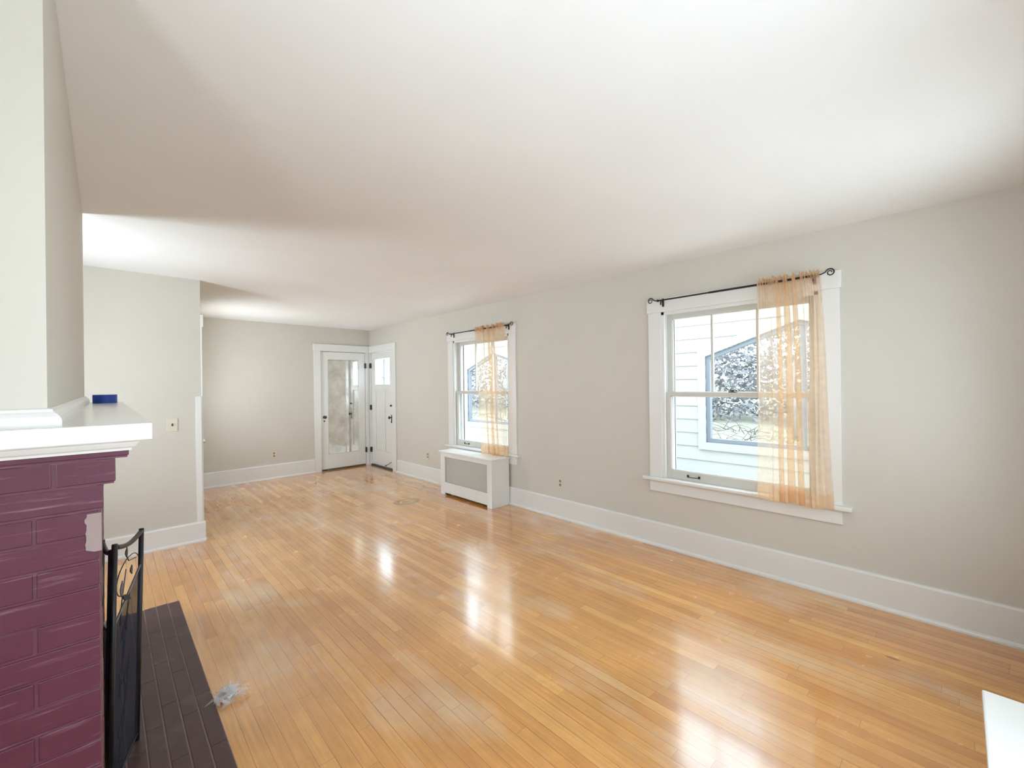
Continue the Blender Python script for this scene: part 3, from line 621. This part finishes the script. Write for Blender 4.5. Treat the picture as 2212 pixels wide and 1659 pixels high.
# ------------------------------------------------------------------ fire screen
fs = thing('fire_screen', 'black folding fireplace screen with wire leaf pattern, standing on the hearth', 'fire screen', (0, 0, .006))
def leaf(bm, c, d, n, ln_, wd):
    c = Vector(c); d = Vector(d).normalized(); n = Vector(n).normalized(); s = d.cross(n)
    pr = [(0, 0), (.25, .8), (.5, 1), (.75, .6), (1, 0), (.75, -.6), (.5, -1), (.25, -.8)]
    top_ = [bm.verts.new(c + d*a*ln_ + s*b_*wd/2 + n*.002*(1-abs(b_))) for a, b_ in pr]; bot = [bm.verts.new(v.co - n*.003) for v in top_]
    bm.faces.new(top_); bm.faces.new(bot[::-1])
    for k in range(8): bm.faces.new((top_[k], top_[(k+1) % 8], bot[(k+1) % 8], bot[k]))
def screen_panel(A, B, zA, zB, dip, lean, mesh_fn, vine=True, railmat='iron'):
    """A,B floor points (x,y); zA,zB post heights; lean = x,y shift of the tops"""
    A = Vector((*A, 0)); B = Vector((*B, 0)); ln_v = Vector((*lean, 0)); d = (B-A); nrm = Vector((d.y, -d.x, 0)).normalized()
    def P(s, z): return A + d*s + Vector((0, 0, z)) + ln_v*(z/.9)
    bm = bmesh.new(); tube(bm, [P(0, 0), P(0, zA*.5), P(0, zA)], .0085, 8); tube(bm, [P(1, 0), P(1, zB*.5), P(1, zB)], .0085, 8)
    pts = []
    for k in range(13):
        s = k/12; pts.append(P(s, zA + (zB-zA)*s - .010 - dip*math.sin(math.pi*s)))
    tube(bm, pts, .0085, 8); tube(bm, [P(0, .03), P(1, .03)], .006, 8)
    fr_ = obj('panel_frame', bm, M['iron'], fs, smooth=True)
    # mesh infill
    bm = bmesh.new(); g = []
    for k in range(11):
        s = k/10; g.append((bm.verts.new(P(s, .03)+nrm*.002), bm.verts.new(P(s, mesh_fn(s))+nrm*.002)))
    for k in range(10): bm.faces.new((g[k][0], g[k+1][0], g[k+1][1], g[k][1]))
    obj('wire_mesh', bm, M['mesh'], fr_)
    bm = bmesh.new(); tube(bm, [P(k/10, mesh_fn(k/10)) for k in range(11)], .004, 6); obj('mesh_rail', bm, M['iron_worn'], fr_)
    if vine:
        bm = bmesh.new(); zt = (zA+zB)/2 - dip
        zc = zt-.125
        pts = [P(.42, zt-.01), P(.42, zt-.05), P(.50, zt-.075), P(.80, zc+.03)]
        tube(bm, pts, .0018, 6)
        ring_ = [P(.5+.42*math.cos(a), zc + .065*math.sin(a)) for a in [math.radians(20+k*14) for k in range(16)]]
        tube(bm, ring_, .0018, 6); 
        leaf(bm, P(.42, zt-.018), (0, 0, -1), nrm, .038, .024); leaf(bm, P(.62, zc+.02), (.0, 0, -1), nrm, .036, .028); leaf(bm, P(.30, zc-.058), (.3, .2, -.3), nrm, .036, .026)
        obj('vine', bm, M['iron'], fr_)
        bm = bmesh.new()
        for k in range(7):
            z = .68 - k*.09; s = .35 + .25*((k*37) % 10)/10
            leaf(bm, P(s, z)-nrm*.006, (d.x*.3, d.y*.3, -.9 if k % 2 else .9), nrm, .06, .032)
            tube(bm, [P(s-.05, z-.10)-nrm*.005, P(s, z-.02)-nrm*.006, P(s+.12, z+.09)-nrm*.005], .0022, 5)
        obj('wire_leaves', bm, M['iron_worn'], fr_)
screen_panel((-.002, 2.06), (.084, 2.37), .912, .874, .020, (.022, -.008), lambda s: .616+.112*s)
screen_panel((-.010, 2.07), (-.034, 2.27), .890, .880, .015, (.022, 0), lambda s: .60-.03*s, vine=False)

# ------------------------------------------------------------------ bits on the floor
def scrap(name, label, cat, loc, size, mat, n=30, flat=.5, seed=1):
    rn = random.Random(seed); bm = bmesh.new()
    for k in range(n):
        a = rn.uniform(0, 6.28); rr = rn.random()**.7; c = Vector((math.cos(a)*rr*size*.6, math.sin(a)*rr*size*.6, size*flat*rn.random()*(1.1-rr)*.9+.004))
        v = [c + Vector((rn.gauss(0, 1), rn.gauss(0, 1), rn.gauss(0, .7)))*size*.15 for _ in range(4)]
        for p in v: p.z = max(.0008, p.z)
        vs = [bm.verts.new(p) for p in v]; bm.faces.new(vs[:3]); bm.faces.new((vs[1], vs[2], vs[3]))
    o = obj(name, bm, mat); o.location = loc; return tag(o, label, cat)
cr = scrap('crumpled_plastic', 'crumpled clear plastic scrap lying at the hearth edge', 'litter', (.402, 2.39, .001), .060, M['crumb_white'], 60, .8, 5)
bm = bmesh.new(); rn = random.Random(8)
for k in range(110):
    a = rn.uniform(0, 6.28); rr = rn.random(); c = Vector((.01+math.cos(a)*rr*.07, math.sin(a)*rr*.06, .012+.05*rn.random()*(1-rr)))
    v = [c + Vector((rn.gauss(0, 1), rn.gauss(0, 1), rn.gauss(0, .8)))*.016 for _ in range(3)]
    for p in v: p.z = max(.001, p.z)
    bm.faces.new([bm.verts.new(p) for p in v])
obj('clear_film', bm, M['scrap'], cr)
m_, t_, b_ = nt('shiny_foil'); b_.inputs['Metallic'].default_value = .8; b_.inputs['Roughness'].default_value = .4; b_.inputs['Base Color'].default_value = (.95, .96, .98, 1)
cr.data.materials.append(m_)
for i, p in enumerate(cr.data.polygons): p.material_index = 1 if i % 3 == 0 else 0
scrap('paint_chip', 'small white chip on the floor below the near window', 'litter', (3.339, 1.632, .0005), .018, M['crumb_white'], 8, .4, 2)
scrap('dark_crumb', 'dark crumb on the floor in front of the mirrored door', 'litter', (2.304, 6.735, .0005), .035, M['crumb_dark'], 10, .35, 3)
bm = bmesh.new(); tube(bm, [(0, 0, .002), (.012, .012, .004), (.020, .035, .003)], .0018, 5, .0008); o = obj('wood_splinter', bm, M['splinter']); o.location = (.562, 2.505, .0005); tag(o, 'tiny pale wood splinter lying right of the hearth', 'litter')

# ------------------------------------------------------------------ outside: porch wall, ground, woods
PXW = 5.98
op1 = [(2.39, .635), (2.39, 1.81), (1.29, 2.19), (.10, 1.80), (.10, .635)]
op2 = [(7.69, .635), (7.69, 1.81), (6.80, 2.14), (5.45, 1.74), (5.45, .635)]
def clap(bm, y0, y1, zlo, zhi, step=.187):
    """clapboards over a rectangle"""
    z = .01
    while z < zhi:
        a, b_ = max(z, zlo), min(z+step, zhi)
        if b_-a > .004: prism(bm, [(PXW-.022 + .014*(a-z)/step, a), (PXW-.022+.014*(b_-z)/step, b_), (PXW+.02, b_), (PXW+.02, a)], 'y', y0, y1)
        z += step
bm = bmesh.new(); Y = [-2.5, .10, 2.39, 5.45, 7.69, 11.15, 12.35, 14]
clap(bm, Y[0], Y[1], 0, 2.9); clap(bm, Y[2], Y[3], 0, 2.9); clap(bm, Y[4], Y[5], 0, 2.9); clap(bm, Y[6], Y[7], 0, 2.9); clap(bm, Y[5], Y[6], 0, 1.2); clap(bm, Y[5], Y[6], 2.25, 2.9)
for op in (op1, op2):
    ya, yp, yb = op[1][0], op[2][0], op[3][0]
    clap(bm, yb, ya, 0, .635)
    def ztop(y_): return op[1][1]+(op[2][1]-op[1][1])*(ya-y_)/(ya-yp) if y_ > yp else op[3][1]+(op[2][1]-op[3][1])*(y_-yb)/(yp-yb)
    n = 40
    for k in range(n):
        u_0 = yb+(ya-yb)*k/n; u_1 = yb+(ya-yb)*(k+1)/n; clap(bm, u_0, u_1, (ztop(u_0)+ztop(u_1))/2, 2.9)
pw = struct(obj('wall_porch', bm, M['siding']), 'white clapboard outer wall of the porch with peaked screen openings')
for op in (op1, op2):
    def strip(bm, off0, off1, x0, x1, close=True):
        """band following the outline, offset inwards by off0..off1"""
        cy = (op[0][0]+op[3][0])/2; cz = 1.3
        def ins(k, o_):
            (py_, pz_) = op[k]; sy = -1 if py_ > cy+.2 else (1 if py_ < cy-.2 else 0)
            if k == 2: return (py_, pz_-o_*1.06)
            if k in (0, 4): return (py_+sy*o_, pz_+o_)
            return (py_+sy*o_, pz_-o_*.75)
        for k in range(5):
            a, b2 = k, (k+1) % 5
            q_ = [ins(a, off0), ins(b2, off0), ins(b2, off1), ins(a, off1)]
            v = [bm.verts.new((x0, *p)) for p in q_]; v2 = [bm.verts.new((x1, *p)) for p in q_]
            bm.faces.new(v); bm.faces.new(v2[::-1])
            for j in range(4): bm.faces.new((v[j], v[(j+1) % 4], v2[(j+1) % 4], v2[j]))
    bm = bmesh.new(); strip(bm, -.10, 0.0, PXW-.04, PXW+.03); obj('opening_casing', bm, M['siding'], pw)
    bm = bmesh.new(); strip(bm, 0.0, .055, PXW-.01, PXW+.06)
    box(bm, PXW, PXW+.05, op[2][0]-.06, op[2][0]+.0, .66, op[2][1]-.05)
    obj('screen_frame', bm, M['porchframe'], pw)
bm = bmesh.new(); box(bm, PXW-.02, PXW+.02, 11.73, 11.77, 1.2, 2.25); box(bm, PXW-.02, PXW+.02, 11.15, 12.35, 1.70, 1.74); box(bm, PXW-.04, PXW-.02, 11.05, 11.15, 1.1, 2.35); box(bm, PXW-.04, PXW-.02, 12.35, 12.45, 1.1, 2.35); obj('porch_window_frame', bm, M['porchframe'], pw)
bm = bmesh.new(); box(bm, W+TW, PXW+.05, -3, 14, -.2, -.05); struct(obj('floor_porch', bm, M['porchfloor']), 'porch floor outside the windows')
bm = bmesh.new(); nx = 30
gv = [[bm.verts.new((PXW+.1+60*i/nx, -30+90*j/nx, -.5+.15*math.sin(i*1.3+j)+(.05*i)**1.5)) for j in range(nx+1)] for i in range(nx+1)]
for i in range(nx):
    for j in range(nx): bm.faces.new((gv[i][j], gv[i+1][j], gv[i+1][j+1], gv[i][j+1]))
struct(obj('ground', bm, M['ground'], smooth=True), 'pale bleached ground beyond the porch')
def gz(x_): return -.45+(.05*max(0, (x_-PXW-.1)/2))**1.5
def tree(seed, ht, rad):
    rn = random.Random(seed); t_ = bpy.data.objects.new('bare_tree', None); C.objects.link(t_)
    bt = bmesh.new(); bb = bmesh.new()
    def grow(p, d, ln_, r_, lvl):
        pts = [p]; q_ = p.copy(); dd = d.copy()
        for k in range(4):
            dd = (dd + Vector((rn.gauss(0, .13), rn.gauss(0, .13), rn.gauss(.02, .06)))).normalized(); q_ = q_ + dd*ln_/4; pts.append(q_.copy())
        tube(bt if lvl == 0 else bb, pts, r_, 7 if lvl < 2 else 4, r_*.55)
        if lvl < 4:
            for k in range(5 if lvl == 0 else 3):
                i = rn.randint(1 if lvl else 2, 4); base = pts[i]
                nd = (dd + Vector((rn.gauss(0, .75), rn.gauss(0, .75), rn.gauss(.15, .35)))).normalized()
                grow(base, nd, ln_*rn.uniform(.5, .75), r_*.5, lvl+1)
    grow(Vector((0, 0, 0)), Vector((0, 0, 1)), ht*.5, rad, 0)
    obj('trunk', bt, M['bark'], t_, smooth=True); obj('branches', bb, M['twig'], t_)
    t_['label'] = 'bare leafless tree in the woods beyond the porch opening'; t_['category'] = 'tree'; t_['group'] = 'bare trees beyond the porch'
    return t_
protos = []
rt = random.Random(21)
spots = [(12.5, 5.1), (15.2, 3.4), (16.0, 7.3), (12.6, 13.4), (13.2, 17.6), (16.0, 21.6), (11.5, 2.1)]
for k, (x_, y_) in enumerate(spots):
    if k < 4: o = tree(100+k, rt.uniform(5.5, 7), rt.uniform(.07, .12)); protos.append(o)
    else:
        src = protos[k % 4]; o = src.copy(); C.objects.link(o)
        for ch in src.children: c2 = ch.copy(); C.objects.link(c2); c2.parent = o
    o.location = (x_, y_, gz(x_)); o.rotation_euler = (0, 0, rt.uniform(0, 6.28)); s_ = rt.uniform(.8, 1.2); o.scale = (s_, s_, s_)
# thicket: uncountable twigs and last leaves
bm = bmesh.new(); rk = random.Random(5)
for k in range(42000):
    x_ = rk.uniform(18.5, 25); ratio = rk.uniform(.10, .56) if rk.random() < .55 else rk.uniform(.92, 1.5); y_ = x_*ratio
    hz = rk.random()**.9*6.5; base = Vector((x_, y_, gz(x_)+hz)); s_ = rk.uniform(.035, .11)*(1.2 if hz < 3 else .9)
    v = [bm.verts.new(base + Vector((rk.gauss(0, 1), rk.gauss(0, 1), rk.gauss(0, .8)))*s_) for _ in range(3)]; bm.faces.new(v)
th = obj('thicket', bm, M['twig']); tag(th, 'dense thicket of twigs and dry leaves behind the bare trees', 'thicket', kind='stuff')
# low brush and fallen branches
bm = bmesh.new()
for k in range(420):
    x_ = rk.uniform(9, 17); ratio = rk.uniform(.12, .52) if rk.random() < .6 else rk.uniform(.95, 1.45); p = Vector((x_, x_*ratio, gz(x_)))
    d_ = Vector((rk.gauss(0, 1), rk.gauss(0, 1), rk.uniform(.1, .9))).normalized(); l_ = rk.uniform(.3, 1.1)
    tube(bm, [p, p+d_*l_*.5+Vector((0, 0, .03)), p+d_*l_+Vector((rk.gauss(0, .1), rk.gauss(0, .1), -.05))], rk.uniform(.006, .018), 4, .003)
br2 = obj('fallen_branches', bm, M['branch']); tag(br2, 'scattered fallen branches on the pale ground outside', 'branches', kind='stuff')
